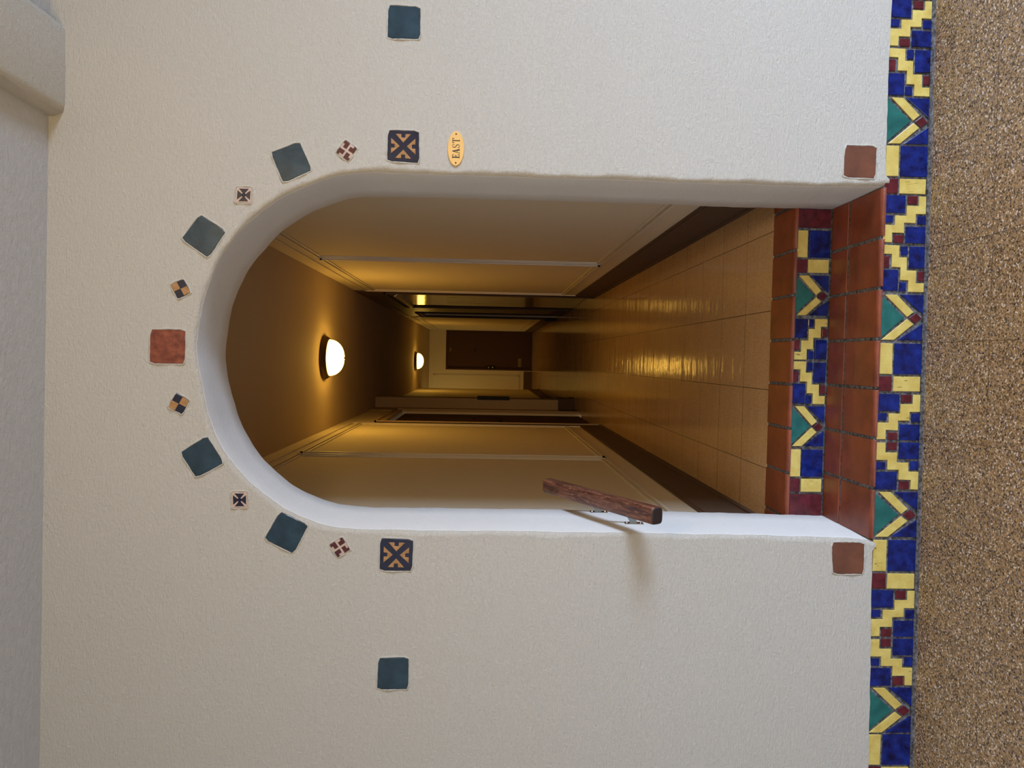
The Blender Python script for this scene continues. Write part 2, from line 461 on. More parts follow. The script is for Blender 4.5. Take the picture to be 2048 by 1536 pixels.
STEPS_C, STEPS_D = flip(STEPS_A), flip(STEPS_B)
ARROW = [('G', [(0, .05), (.56, .50), (0, .95)]), ('Y', [(.09, .02), (.37, .02), (.78, .38), (.63, .485)]), ('Y', [(.04, .98), (.33, .98), (.78, .64), (.63, .535)]),
         ('B', [(.45, .02), (1, .02), (1, .42)]), ('B', [(.42, .98), (1, .98), (1, .62)]), ('M', [(.67, .51), (.83, .40), (.97, .51), (.82, .62)])]
BLOCK = [('Y', rect(0, .31, 0, .64)), ('B', rect(.36, 1, 0, .64)), ('M', rect(0, .31, .69, 1)), ('Y', rect(.35, .98, .69, 1))]
PLAIN = [('M', rect(0, 1, 0, 1))]
PAT_MATS = [M_BLUE, M_YELLOW, M_MAROON, M_GREEN]
IDX = {'B': 0, 'Y': 1, 'M': 2, 'G': 3}

def panel(name, pat, xr, xl, ztop, zbot, y, parent):
    bm = bmesh.new()
    for c, poly in pat:
        pts = [(xr + (xl - xr) * s, ztop(xr + (xl - xr) * s) * (1 - t) + zbot(xr + (xl - xr) * s) * t) for t, s in poly]
        pts = [(px + random.uniform(-.0006, .0006), pz + random.uniform(-.0006, .0006)) for px, pz in pts]
        prism_xz(bm, pts, y + 0.0085, y + random.uniform(0, 0.0010), 0.0010, 0.0006, IDX[c])
    return link(name, bm, PAT_MATS, parent)

border = thing('tile_border', (0, 0.01, 0), 'mosaic border of blue, yellow, green and maroon tiles along the wall foot', 'tile border')
bt = lambda x: min(0.1285, 0.1285 + 0.006 * x) if x < 0 else 0.1285 + 0.004 * x
bb = lambda x: floor_z(x) + 0.005
seq = [('stepped_panel', STEPS_A, 1.169, 1.022), ('stepped_panel', STEPS_B, 1.016, .868), ('arrow_panel', ARROW, .864, .713), ('block_panel', BLOCK, .709, .558),
       ('stepped_panel', STEPS_A, .552, .399), ('stepped_panel', STEPS_B, .392, .244), ('arrow_panel', ARROW, .237, .085), ('block_panel', BLOCK, .077, -.078),
       ('stepped_panel', STEPS_A, -.087, -.238), ('stepped_panel', STEPS_C, -.243, -.399), ('arrow_panel', ARROW, -.404, -.557), ('block_panel', BLOCK, -.565, -.725),
       ('stepped_panel', STEPS_A, -.731, -.886), ('stepped_panel', STEPS_C, -.891, -1.048), ('arrow_panel', ARROW, -1.052, -1.208), ('block_panel', BLOCK, -1.212, -1.370),
       ('stepped_panel', STEPS_A, -1.376, -1.531), ('stepped_panel', STEPS_C, -1.537, -1.692), ('block_panel', BLOCK, 1.325, 1.174), ('arrow_panel', ARROW, 1.481, 1.331)]
for nm, pat, a, b in seq: panel(nm, pat, a, b, bt, bb, 0.003, border)
bm = bmesh.new()
bx = [-2.2 + 0.2 * i for i in range(21)]
rws = [[bm.verts.new(p) for p in ((x, 0.008, floor_z(x) - 0.02), (x, 0.0075, bt(x) + (0.009 if -0.57 < x < 0.59 else 0.002)), (x, 0.0118, bt(x) + (0.009 if -0.57 < x < 0.59 else 0.002)), (x, 0.0118, floor_z(x) - 0.02))] for x in bx]
for a, c in zip(rws, rws[1:]):
    for i in range(4): bm.faces.new((a[i], a[(i + 1) % 4], c[(i + 1) % 4], c[i]))
link('grout_bed', bm, M_GROUT, border)
bm = bmesh.new()                                                    # mortar fillet where border meets floor
rws = [[bm.verts.new(p) for p in ((x, 0.010, floor_z(x) + 0.008), (x, 0.000, floor_z(x) + 0.004), (x, -0.007, floor_z(x) + 0.0016), (x, -0.013, floor_z(x) - 0.001), (x, 0.010, floor_z(x) - 0.01))] for x in [-2.2 + 0.05 * i for i in range(81)]]
for a, c in zip(rws, rws[1:]):
    for i in range(5):
        f = bm.faces.new((a[i], a[(i + 1) % 5], c[(i + 1) % 5], c[i])); f.smooth = i < 3
link('mortar_fillet', bm, M_GROUT, border)

# ------------------------------------------------------------------ steps
def quarry_row(name, xs, y0, y1, ztop, parent, nose, thick=0.0122):
    """One row of square clay tiles between the given joints; nose rounds the leading edge."""
    bm = bmesh.new(); g = 0.0055
    xs = sorted(xs)
    for a, b in zip(xs, xs[1:]):
        x0, x1 = a + g, b - g
        jz = random.uniform(-0.0008, 0.0008)
        prof = []
        if nose:
            R = 0.013
            prof = [(y0 + 0.001, ztop - thick)] + [(y0 + R - R * math.cos(t), ztop - R + R * math.sin(t)) for t in [math.pi / 2 * k / 6 for k in range(7)]]
        else:
            prof = [(y0 + g, ztop - thick), (y0 + g, ztop - 0.002), (y0 + g + 0.002, ztop)]
        prof += [(y1 - g - 0.002, ztop), (y1 - g, ztop - 0.002), (y1 - g, ztop - thick)]
        cols = []
        for x, d in ((x0, 0.0015), (x0 + 0.0015, 0), (x1 - 0.0015, 0), (x1, 0.0015)):
            cols.append([bm.verts.new((x, y, z + jz - d)) for y, z in prof])
        n = len(prof)
        for c0, c1 in zip(cols, cols[1:]):
            for i in range(n):
                f = bm.faces.new((c0[i], c0[(i + 1) % n], c1[(i + 1) % n], c1[i])); f.smooth = nose and 1 < i < 7
        bm.faces.new(cols[0]); bm.faces.new(cols[-1][::-1])
    return link(name, bm, M_QUARRY, parent)

s1 = thing('stair_step', (0, 0.17, 0), 'lower step with a wide terracotta tile tread, directly above the mosaic border', 'step', 'steps up into the arched hallway')
J1 = [0.580, 0.416, 0.254, 0.090, -0.070, -0.232, -0.395, -0.566]
quarry_row('nosing_tiles', J1, 0.000, 0.206, 0.141, s1, True)
quarry_row('tread_tiles', J1, 0.206, 0.333, 0.141, s1, False)
bm = bmesh.new(); box(bm, -0.562, 0.577, 0.0125, 0.329, -0.05, 0.1375); link('grout_bed', bm, M_GROUT, s1)
s2 = thing('stair_step', (0, 0.42, 0), 'upper step with mosaic riser and narrow terracotta tile edge at the hallway floor', 'step', 'steps up into the arched hallway')
J2 = [0.66, 0.585, 0.421, 0.257, 0.094, -0.071, -0.234, -0.399, -0.565, -0.63]
quarry_row('nosing_tiles', J2, 0.326, 0.527, 0.2815, s2, True)
rt, rb = (lambda x: 0.2665), (lambda x: 0.1455)
for nm, pat, a, b in [('plain_panel', PLAIN, .572, .505), ('block_panel', BLOCK, .494, .341), ('arrow_panel', ARROW, .333, .181), ('stepped_panel', STEPS_D, .172, .021),
                      ('stepped_panel', STEPS_B, .014, -.142), ('arrow_panel', ARROW, -.148, -.302), ('block_panel', BLOCK, -.312, -.469), ('plain_panel', PLAIN, -.478, -.560)]:
    panel(nm, pat, a, b, rt, rb, 0.330, s2)
bm = bmesh.new(); box(bm, -0.634, 0.679, 0.338, 0.519, 0.13, 0.2775); link('grout_bed', bm, M_GROUT, s2)

# ------------------------------------------------------------------ inlaid wall tiles
TILES = {
    'tealR': [(1.088, 1.722), (1.086, 1.624), (0.989, 1.623), (0.987, 1.723)],
    'tealL': [(-0.962, 1.725), (-0.958, 1.630), (-1.061, 1.629), (-1.062, 1.728)],
    'brR': [(0.703, 0.268), (0.703, 0.166), (0.602, 0.167), (0.604, 0.270)],
    'brL': [(-0.574, 0.266), (-0.573, 0.159), (-0.675, 0.157), (-0.676, 0.258)],
    'tealL3': [(-0.312, 2.350), (-0.259, 2.269), (-0.342, 2.216), (-0.390, 2.301)],
    'tealR3': [(0.429, 2.293), (0.380, 2.214), (0.297, 2.267), (0.353, 2.349)],
    'tealR2': [(0.625, 2.078), (0.661, 1.991), (0.576, 1.952), (0.534, 2.038)],
    'tealL2': [(-0.494, 2.039), (-0.536, 1.952), (-0.627, 1.997), (-0.582, 2.088)],
    'X_R': [(0.705, 1.718), (0.706, 1.623), (0.608, 1.620), (0.611, 1.719)],
    'X_L': [(-0.576, 1.724), (-0.578, 1.621), (-0.679, 1.623), (-0.678, 1.725)],
    'mR': [(0.671, 1.850), (0.646, 1.813), (0.606, 1.840), (0.632, 1.878)],
    'mL': [(-0.573, 1.845), (-0.612, 1.819), (-0.638, 1.858), (-0.598, 1.884)],
    'crR': [(0.517, 2.183), (0.517, 2.134), (0.469, 2.136), (0.469, 2.186)],
    'crL': [(-0.433, 2.192), (-0.433, 2.142), (-0.482, 2.140), (-0.484, 2.190)],
    'chR': [(0.211, 2.382), (0.229, 2.343), (0.188, 2.321), (0.167, 2.360)],
    'chL': [(-0.125, 2.364), (-0.148, 2.323), (-0.191, 2.345), (-0.170, 2.388)],
    'red': [(0.070, 2.443), (0.072, 2.337), (-0.033, 2.338), (-0.034, 2.445)],
}
def bil(c, u, v):
    c = [Vector(q) for q in c]
    return c[0] * (1 - u) * (1 - v) + c[1] * u * (1 - v) + c[2] * u * v + c[3] * (1 - u) * v
def outline(c, grow=0.0, jit=0.0005, n=9, rc=0.05):
    """Slightly irregular, soft-cornered square through the four corners."""
    cen = sum((Vector(q) for q in c), Vector((0, 0))) / 4
    pts = []
    for e in range(4):
        for k in range(n):
            t = k / n
            t = rc + (1 - 2 * rc) * t if k else rc
            u, v = [(t, 0), (1, t), (1 - t, 1), (0, 1 - t)][e]
            q = bil(c, u, v)
            d = (q - cen).normalized()
            pts.append(q + d * (grow + random.uniform(-jit, jit)))
        u, v = [(1 - rc * .35, rc * .0), (1, 1 - rc * .35), (rc * .35, 1), (0, rc * .35)][e]
    return pts
GRP = {'teal': 'dark teal square tiles set in the wall around the arch', 'X': 'navy and tan crossed tiles at the arch springing', 'm': 'small oxblood pinwheel tiles',
       'cr': 'small cream tiles with navy cross', 'ch': 'small navy and tan checkered tiles', 'br': 'brown square tiles low beside the opening', 'red': None}
def wall_tile(key, label, mat, design=None, grp=None):
    c = TILES[key]
    cen = sum((Vector(q) for q in c), Vector((0, 0))) / 4
    o = thing('ceramic_tile', (cen.x, 0, cen.y), label, 'tile', grp)
    cc = [(q[0] - cen.x, q[1] - cen.y) for q in c]
    body_pts = outline(cc)
    bm = bmesh.new(); prism_xz(bm, body_pts, 0.010, -0.0022, 0.0012, 0.0010); link('tile_body', bm, mat, o)
    # bead of plaster pushed up around the tile
    bm = bmesh.new()
    inner = [(p.x, p.y) for p in body_pts]
    ring = []
    for i, p in enumerate(body_pts):
        d = p.normalized()
        w = 0.005 + 0.003 * abs(math.sin(i * 1.7 + cen.x * 9))
        h = 0.0026 + 0.0014 * math.sin(i * 0.9 + cen.y * 7)
        ring.append([bm.verts.new((p.x + d.x * a, y, p.y + d.y * a)) for a, y in ((0.0, 0.004), (0.0006, -h * 0.7), (w * 0.35, -h), (w * 0.7, -h * 0.6), (w, 0.001))])
    for i in range(len(ring)):
        a, b = ring[i], ring[(i + 1) % len(ring)]
        for k in range(4):
            f = bm.faces.new((a[k], b[k], b[k + 1], a[k + 1])); f.smooth = True
    link('plaster_edge', bm, M_PLASTER, o)
    if design:
        for nm, dmat, polys in design:
            bm = bmesh.new()
            for poly in polys:
                pts = [bil(cc, min(max(u, .012), .988), min(max(v, .012), .988)) for u, v in poly]
                prism_xz(bm, [(p.x, p.y) for p in pts], 0.001, -0.0034, 0.0006, 0.0007)
            link(nm, bm, dmat, o)
    return o

ARROWHEAD = [(.25, .11), (.435, .11), (.445, .225), (.56, .225), (.57, .11), (.755, .11), (.5, .39)]
XDES = [('tan_inlay', M_TAN, rot4(ARROWHEAD))]
PETAL = [(.20, .10), (.80, .10), (.585, .355), (.565, .44), (.435, .44), (.415, .355)]
hexa = [(.5 + .12 * math.cos(math.pi / 4 * k + .39), .5 + .12 * math.sin(math.pi / 4 * k + .39)) for k in range(8)]
CRDES = [('navy_cross', M_NAVY, rot4(PETAL) + [hexa])]
HOOK = [(.0, .0), (.42, .0), (.43, .43), (.15, .43), (.15, .2), (.0, .2)]
MDES = [('oxblood_inlay', M_OXBLOOD, rot4(HOOK))]
q00, q10, q11, q01 = rect(.01, .49, .01, .49), rect(.51, .99, .01, .49), rect(.51, .99, .51, .99), rect(.01, .49, .51, .99)

g = GRP['teal']
wall_tile('tealR', 'dark teal square tile far to the right, level with the arch springing', M_TEAL, None, g)
wall_tile('tealL', 'dark teal square tile far to the left, level with the arch springing', M_TEAL, None, g)
wall_tile('tealR2', 'tilted dark teal tile on the right haunch between pinwheel tile and cream cross tile', M_TEAL, None, g)
wall_tile('tealL2', 'tilted dark teal tile on the left haunch between pinwheel tile and cream cross tile', M_TEAL, None, g)
wall_tile('tealR3', 'tilted dark teal tile right of the crown between cream cross tile and checkered tile', M_TEAL, None, g)
wall_tile('tealL3', 'tilted dark teal tile left of the crown between cream cross tile and checkered tile', M_TEAL, None, g)
wall_tile('X_R', 'navy tile with tan crossed pattern right of the arch, above the oval brass sign', M_NAVY, XDES, GRP['X'])
wall_tile('X_L', 'navy tile with tan crossed pattern left of the arch', M_NAVY, XDES, GRP['X'])
wall_tile('mR', 'small cream and oxblood pinwheel tile right of the arch', M_CREAM, MDES, GRP['m'])
wall_tile('mL', 'small cream and oxblood pinwheel tile left of the arch', M_CREAM, MDES, GRP['m'])
wall_tile('crR', 'small cream tile with navy cross on the right shoulder of the arch', M_CREAM, CRDES, GRP['cr'])
wall_tile('crL', 'small cream tile with navy cross on the left shoulder of the arch', M_CREAM, CRDES, GRP['cr'])
wall_tile('chR', 'small navy and tan checkered tile just right of the red crown tile', M_NAVY, [('tan_square', M_TAN, [q00, q11])], GRP['ch'])
wall_tile('chL', 'small navy and tan checkered tile just left of the red crown tile', M_NAVY, [('tan_square', M_TAN, [q10, q01])], GRP['ch'])
wall_tile('red', 'mottled red clay square tile above the crown of the arch', M_REDTILE)
wall_tile('brR', 'brown clay square tile low on the wall, right of the opening', M_BROWNTILE, None, GRP['br'])
wall_tile('brL', 'brown clay square tile low on the wall, left of the opening', M_BROWNTILE, None, GRP['br'])

# ------------------------------------------------------------------ oval brass sign reading EAST
sg = thing('oval_sign', (0.655, 0, 1.506), 'oval brass sign engraved EAST below the crossed tile right of the arch', 'sign')
bm = bmesh.new()
ell = [(0.0535 * math.cos(2 * math.pi * k / 56), 0.0258 * math.sin(2 * math.pi * k / 56)) for k in range(56)]
prism_xz(bm, ell, 0.002, -0.0045, 0.0012, 0.001); link('plate', bm, M_BRASS, sg)
YL = -0.0046
bm = bmesh.new()
def bar(pts, x, z=0.0):
    prism_xz(bm, [(x + p[0], z + p[1]) for p in pts], YL + 0.0003, YL - 0.0004, 0, 0)
h = 0.0115
# E
x0 = -0.0310
bar([(0, -h), (0.0125, -h), (0.0130, -h + .006), (0.0118, -h + .006), (0.0105, -h + .0014), (0.0056, -h + .0014), (0.0056, -.0006), (.0085, -.0006), (.0090, -.0028), (.0099, -.0028), (.0099, .0036),
     (.0090, .0036), (.0085, .0010), (.0056, .0010), (.0056, h - .0014), (.0098, h - .0014), (.0110, h - .0055), (.0121, h - .0055), (.0118, h), (0, h), (0, h - .001), (.0022, h - .0016), (.0022, -h + .0016), (0, -h + .001)], x0)
# A
x0 = -0.0165
bar([(0, -h), (.0052, -h), (.0052, -h + .001), (.0034, -h + .0018), (.0049, -.0046), (.0098, -.0046), (.0098, -.0031), (.0054, -.0031), (.0073, .0052), (.0104, -.0092), (.0089, -h + .001), (.0089, -h), (.0160, -h), (.0160, -h + .001), (.0145, -h + .0018), (.0090, h), (.0075, h), (.0022, -h + .0018), (0, -h + .001)], x0)
# S
cx = 0.0072; cl = []
for k in range(25):
    t = k / 24
    a = math.radians(35 + 235 * min(1, t / .5)) if t < .5 else None
    if t < .5: cl.append((cx + .0041 * math.cos(a) * 0.95, .0056 + .0053 * math.sin(a), .0010 + .0014 * (t / .5)))
    else:
        a = math.radians(90 - 235 * (t - .5) / .5); cl.append((cx + .0046 * math.cos(a) * 0.95, -.0056 + .0053 * math.sin(a), .0024 - .0014 * ((t - .5) / .5)))
L_, R_ = [], []
for i, (px, pz, w) in enumerate(cl):
    a = Vector(cl[max(0, i - 1)][:2]); b = Vector(cl[min(24, i + 1)][:2]); d = (b - a).normalized()
    L_.append((px - d.y * w / 2, pz + d.x * w / 2)); R_.append((px + d.y * w / 2, pz - d.x * w / 2))
for i in range(24):
    bar([L_[i], L_[i + 1], R_[i + 1], R_[i]], 0)
bar([(cx + .0036, .0045), (cx + .0048, .0045), (cx + .0048, .0112), (cx + .0040, .0112)], 0)
bar([(cx - .0050, -.0112), (cx - .0042, -.0112), (cx - .0036, -.0045), (cx - .0048, -.0045)], 0)
# T
x0 = 0.0165
bar([(.0046, -h), (.0108, -h), (.0108, -h + .001), (.0090, -h + .0017), (.0090, h - .0014), (.0128, h - .0014), (.0142, h - .0060), (.0154, h - .0060), (.0150, h), (.0004, h), (0, h - .0060), (.0012, h - .0060), (.0026, h - .0014), (.0064, h - .0014), (.0064, -h + .0017), (.0046, -h + .001)], x0)
link('lettering', bm, M_INK, sg)
for sx_ in (-0.0445, 0.0445):
    bm = bmesh.new(); prism_xz(bm, [(sx_ + .0024 * math.cos(a * math.pi / 8), .0024 * math.sin(a * math.pi / 8)) for a in range(16)], YL + .0005, YL - .0008, .0005, .0004)
    link('screw', bm, M_BRONZE, sg)

# ------------------------------------------------------------------ handrail
hr = thing('handrail', (-0.47, 0.15, 1.0), 'short worn wooden handrail on steel brackets, fixed to the left side of the arch opening', 'handrail')
p0, p1 = Vector((-0.468, -0.120, 0.868)), Vector((-0.476, 0.437, 1.158))
ax = (p1 - p0).normalized(); side = Vector((1, 0, 0)); upv = side.cross(ax); upv = upv if upv.z > 0 else -upv
org = Vector(hr.location)
bm = bmesh.new()
sec = []
for k in range(32):                                                 # superellipse section with softened corners
    a = 2 * math.pi * k / 32; ca, sa = math.cos(a), math.sin(a)
    sec.append((0.0275 * math.copysign(abs(ca) ** 0.5, ca), 0.0225 * math.copysign(abs(sa) ** 0.5, sa)))
Lr = (p1 - p0).length
rings = []
for t, s in [(0, .80), (0.003, .93), (0.008, 1.0)] + [(k * Lr / 20, 1.0) for k in range(1, 20)] + [(Lr - .008, 1), (Lr - .003, .93), (Lr, .80)]:
    rings.append([bm.verts.new(p0 + ax * t + side * a * s + upv * b * s - org) for a, b in sec])
for a, b in zip(rings, rings[1:]):
    for i in range(32):
        f = bm.faces.new((a[i], a[(i + 1) % 32], b[(i + 1) % 32], b[i])); f.smooth = True
f = bm.faces.new(rings[0]); f.material_index = 1
f = bm.faces.new(rings[-1]); f.material_index = 1
for fc in bm.faces:
    if len(fc.verts) == 4 and any(v in rings[0] for v in fc.verts): fc.material_index = 1
link('rail', bm, [M_WOOD, M_WOODEND], hr)
def ribbon(bm, pts, w, th):
    """Flat strap: pts are centre points in (x,z); width runs along y."""
    n = len(pts); V = []
    for i, p in enumerate(pts):
        a = Vector(pts[max(0, i - 1)]); b = Vector(pts[min(n - 1, i + 1)]); d = (b - a).normalized(); nn = Vector((-d.y, d.x)) * th / 2
        V.append([bm.verts.new((p[0] + s1_ * nn.x, y, p[1] + s1_ * nn.y)) for s1_, y in ((-1, -w / 2), (1, -w / 2), (1, w / 2), (-1, w / 2))])
    for a, b in zip(V, V[1:]):
        for i in range(4): bm.faces.new((a[i], a[(i + 1) % 4], b[(i + 1) % 4], b[i]))
    bm.faces.new(V[0]); bm.faces.new(V[-1][::-1])
for yb, zb in ((0.125, 0.893), (0.300, 0.985)):
    tt = (yb - p0.y) / (p1.y - p0.y)
    zr = p0.z + (p1.z - p0.z) * tt - 0.026
    xw = -0.5485
    bm = bmesh.new()
    arm = [(xw - .002, zb - .014), (xw + .010, zb - .014), (xw + .034, zb - .002), (xw + .060, zr - .020), (xw + .080, zr + .003),
           (xw + .056, zr + .003), (xw + .040, zr - .012), (xw + .022, zb + .018), (xw + .008, zb + .010), (xw - .002, zb + .010)]
    prism_xz(bm, [(a - org.x, b - org.z) for a, b in arm], yb + .003 - org.y, yb - .003 - org.y, .0008, .0006)
    br = link('bracket', bm, M_STRAP, hr)
    bm = bmesh.new(); bevelled_box(bm, xw - .003, xw + .004, yb - .014, yb + .014, zb - .036, zb + .028, .0015, 2, off=tuple(org)); link('mounting_plate', bm, M_CHROME, br)
    for dz in (-.027, .020):
        bm = bmesh.new()
        lathe(bm, [(0.0, 0.0035), (.0025, .0030), (.0042, .0012), (.0045, 0.0)], 14)
        for v_ in bm.verts:
            x_, y_, z_ = v_.co; v_.co = Vector((xw + .004 + z_ - org.x, yb + y_ - org.y, zb + dz + x_ - org.z))
        link('screw', bm, M_CHROME, br)

# ------------------------------------------------------------------ hallway shell
bm = bmesh.new(); box(bm, -0.634, 0.679, 0.520, YB, 0.16, Z2)
box(bm, -3.2, -0.634, 12.9, YB, 0.16, Z2); box(bm, 0.679, 0.90, 5.2, 9.3, 0.16, Z2); box(bm, -0.86, -0.634, 4.5, 6.0, 0.16, Z2)
struct('floor', bm, M_FLOOR2)
bm = bmesh.new(); box(bm, -3.2, 1.0, WT, YB + .2, ZC, ZC + .12); struct('ceiling', bm, M_HALLC)

DZ = 2.368
D3 = (5.28, 7.06); D4 = (8.36, 9.18); D2 = (4.66, 6.15)
bm = bmesh.new()
for y0, y1, z0 in ((WT, D3[0], .2), (D3[0], D3[1], DZ), (D3[1], D4[0], .2), (D4[0], D4[1], DZ), (D4[1], YB, .2)):
    box(bm, XR, XR + .16, y0, y1, z0, ZC)
struct('wall_right', bm, M_HALL)
bm = bmesh.new()
for y0, y1, z0 in ((WT, D2[0], .2), (D2[0], D2[1], DZ), (D2[1], 12.9, .2)):
    box(bm, XL - .16, XL, y0, y1, z0, ZC)
struct('wall_left', bm, M_HALL)
bm = bmesh.new(); box(bm, XL, -0.497, 6.68, 6.98, Z2, ZC); struct('wall_left_pilaster', bm, M_HALLSHADE)  # lower light on the pilaster is put into its colour
bm = bmesh.new()
box(bm, -3.2, -0.27, YB, YB + .15, .2, ZC); box(bm, -0.27, 0.68, YB, YB + .15, DZ, ZC); box(bm, 0.68, .84, YB, YB + .15, .2, ZC)
struct('wall_back', bm, M_HALL)
bm = bmesh.new(); box(bm, -3.2, XL - .16, 12.78, 12.9, .2, ZC); box(bm, -3.3, -3.2, 12.78, YB + .15, .2, ZC); struct('wall_side', bm, M_HALL)

# baseboards with a small shoe at the floor
def baseboard(name, runs):
    bm = bmesh.new()
    for kind, a, b, p in runs:
        for d, z0, z1 in ((.016, Z2, Z2 + .195), (.026, Z2, Z2 + .022), (.011, Z2 + .195, Z2 + .204)):
            if kind == 'R': box(bm, XR - d, XR, a, b, z0, z1)
            if kind == 'L': box(bm, XL, XL + d, a, b, z0, z1)
            if kind == 'B': box(bm, a, b, YB - d, YB, z0, z1)
            if kind == 'P': box(bm, XL, -0.497 + d, a - d, b + d, z0, z1)
    return struct(name, bm, M_BASE)
baseboard('baseboard_right', [('R', WT, D3[0] - .11, 0), ('R', D3[1] + .11, D4[0] - .09, 0), ('R', D4[1] + .09, YB, 0)])
baseboard('baseboard_left', [('L', WT, D2[0] - .09, 0), ('L', D2[1] + .09, 6.66, 0), ('P', 6.68, 6.98, 0), ('L', 7.0, 12.9, 0)])
baseboard('baseboard_back', [('B', -3.2, -0.29, 0)])

# thin picture rail below the ceiling and applied panel frames
def strip(bm, side, y0, y1, z0, z1, d=.011):
    if side == 'R': box(bm, XR - d, XR, y0, y1, z0, z1)
    elif side == 'L': box(bm, XL, XL + d, y0, y1, z0, z1)
    else: box(bm, y0, y1, YB - d, YB, z0, z1)
n_trim = [2]
def trim(runs, mat=M_MOLD):
    bm = bmesh.new()
    for r in runs: strip(bm, *r)
    struct('trim_%d' % n_trim[0], bm, mat); n_trim[0] += 1
trim([('L', D2[1] + .085, 6.68, Z2, ZC)], M_HALLSHADE)  # wall sheet beside the pilaster, darkened in place of shade
trim([('R', 5.165, D3[0], Z2, ZC), ('R', D3[0], D3[1], DZ, ZC), ('R', D3[1], D4[0], Z2, ZC), ('R', D4[0], D4[1], DZ, ZC), ('R', D4[1], D4[1] + .10, Z2, ZC)], M_DIMWALL)  # dark sheet imitating the unlit wall around the right-hand doors
trim([('R', WT, 5.14, 2.632, 2.650), ('R', 5.14, 5.16, Z2 + .2, 2.65)])
trim([('L', WT, 4.56, 2.648, 2.664), ('L', 4.545, 4.56, Z2 + .2, 2.664)])
trim([('R', D3[1] + .1, YB, 2.640, 2.656)])
def frame(side, y0, y1, z0, z1, w=.016):
    rr = []
    for k, dd in ((0, .013), (.024, .007)):
        rr += [(side, y0 + k, y0 + k + w, z0 + k, z1 - k, dd), (side, y1 - k - w, y1 - k, z0 + k, z1 - k, dd),
               (side, y0 + k, y1 - k, z0 + k, z0 + k + w, dd), (side, y0 + k, y1 - k, z1 - k - w, z1 - k, dd)]
    trim(rr)
frame('R', 0.62, 2.70, .608, 2.57); frame('R', 2.78, 5.06, .608, 2.57)
frame('L', 0.62, 2.31, .608, 2.59); frame('L', 2.39, 4.50, .608, 2.59)
frame('R', 9.6, 14.7, .608, 2.56); frame('B', -2.4, -0.385, .585, 2.66)

# ------------------------------------------------------------------ doors
def casing(name, side, y0, y1, w=.085, d=.018):
    bm = bmesh.new()
    X = XR if side == 'R' else XL; s = -1 if side == 'R' else 1
    for a, b, z0, z1 in ((y0 - w, y0, Z2, DZ + w), (y1, y1 + w, Z2, DZ + w), (y0, y1, DZ, DZ + w)):
        xa, xb = sorted((X, X + s * d)); box(bm, xa, xb, a, b, z0, z1)
    for a, b, z0, z1 in ((y0 - w, y0 - w + .018, Z2, DZ + w), (y1 + w - .018, y1 + w, Z2, DZ + w), (y0 - w, y1 + w, DZ + w - .018, DZ + w)):
        xa, xb = sorted((X, X + s * (d + .012))); box(bm, xa, xb, a, b, z0, z1)
    return bm
# end-wall door
dr = struct('door_1', (lambda b_: (bevelled_box(b_, -0.262, 0.672, YB + .045, YB + .09, Z2 + .006, DZ - .03, .003), b_)[1])(bmesh.new()), M_DOOR)
dr['label'] = 'dark brown flush door at the far end of the hallway'
bm = bmesh.new(); box(bm, -0.27, -0.235, YB + .0, YB + .045, Z2, DZ); box(bm, .645, .68, YB, YB + .045, Z2, DZ); box(bm, -0.235, .645, YB, YB + .045, DZ - .035, DZ)
link('door_frame', bm, M_DOOR, dr)
bm = bmesh.new(); bevelled_box(bm, -0.235, -0.165, YB + .030, YB + .046, 1.155, 1.40, .003); lk = link('lock_plate', bm, M_BLACK, dr)
for z in (1.235, 1.335):
    bm = bmesh.new(); lathe(bm, [(0, .035), (.016, .032), (.022, .02), (.018, .008), (.012, 0)], 20)
    for v_ in bm.verts:
        x_, y_, z_ = v_.co; v_.co = Vector((-0.20 + x_, YB + .030 - z_, z + y_))
    link('lock_knob', bm, M_CHROME, lk)
bm = bmesh.new(); lathe(bm, [(0, .012), (.012, .010), (.016, 0)], 16)
for v_ in bm.verts:
    x_, y_, z_ = v_.co; v_.co = Vector((.205 + x_, YB + .046 - z_, 1.80 + y_))
link('peephole', bm, M_BLACK, dr)
bm = bmesh.new(); bevelled_box(bm, .165, .245, YB + .022, YB + .046, 1.655, 1.685, .006); link('door_knocker', bm, M_BLACK, dr)
bm = bmesh.new()
for (a, b, c, d) in ((.18, .19, 2.235, 2.285), (.215, .222, 2.24, 2.28), (.20, .235, 2.256, 2.262), (.238, .246, 2.235, 2.285)): box(bm, a, b, YB + .042, YB + .046, c, d)
link('door_number', bm, M_PLATE, dr)
bm = bmesh.new()
for a, b, c, d in ((-.175, .025, .548, .558), (-.175, .025, .612, .622), (-.175, -.165, .548, .622), (.015, .025, .548, .622)): box(bm, a, b, YB + .041, YB + .046, c, d)
for k in range(4): box(bm, -.150 + .042 * k, -.124 + .042 * k, YB + .041, YB + .046, .571, .60)
link('door_label', bm, M_PLATE, dr)
bm = bmesh.new(); bevelled_box(bm, -0.262, .672, YB + .0, YB + .09, Z2, Z2 + .012, .003); link('threshold', bm, M_BASE, dr)

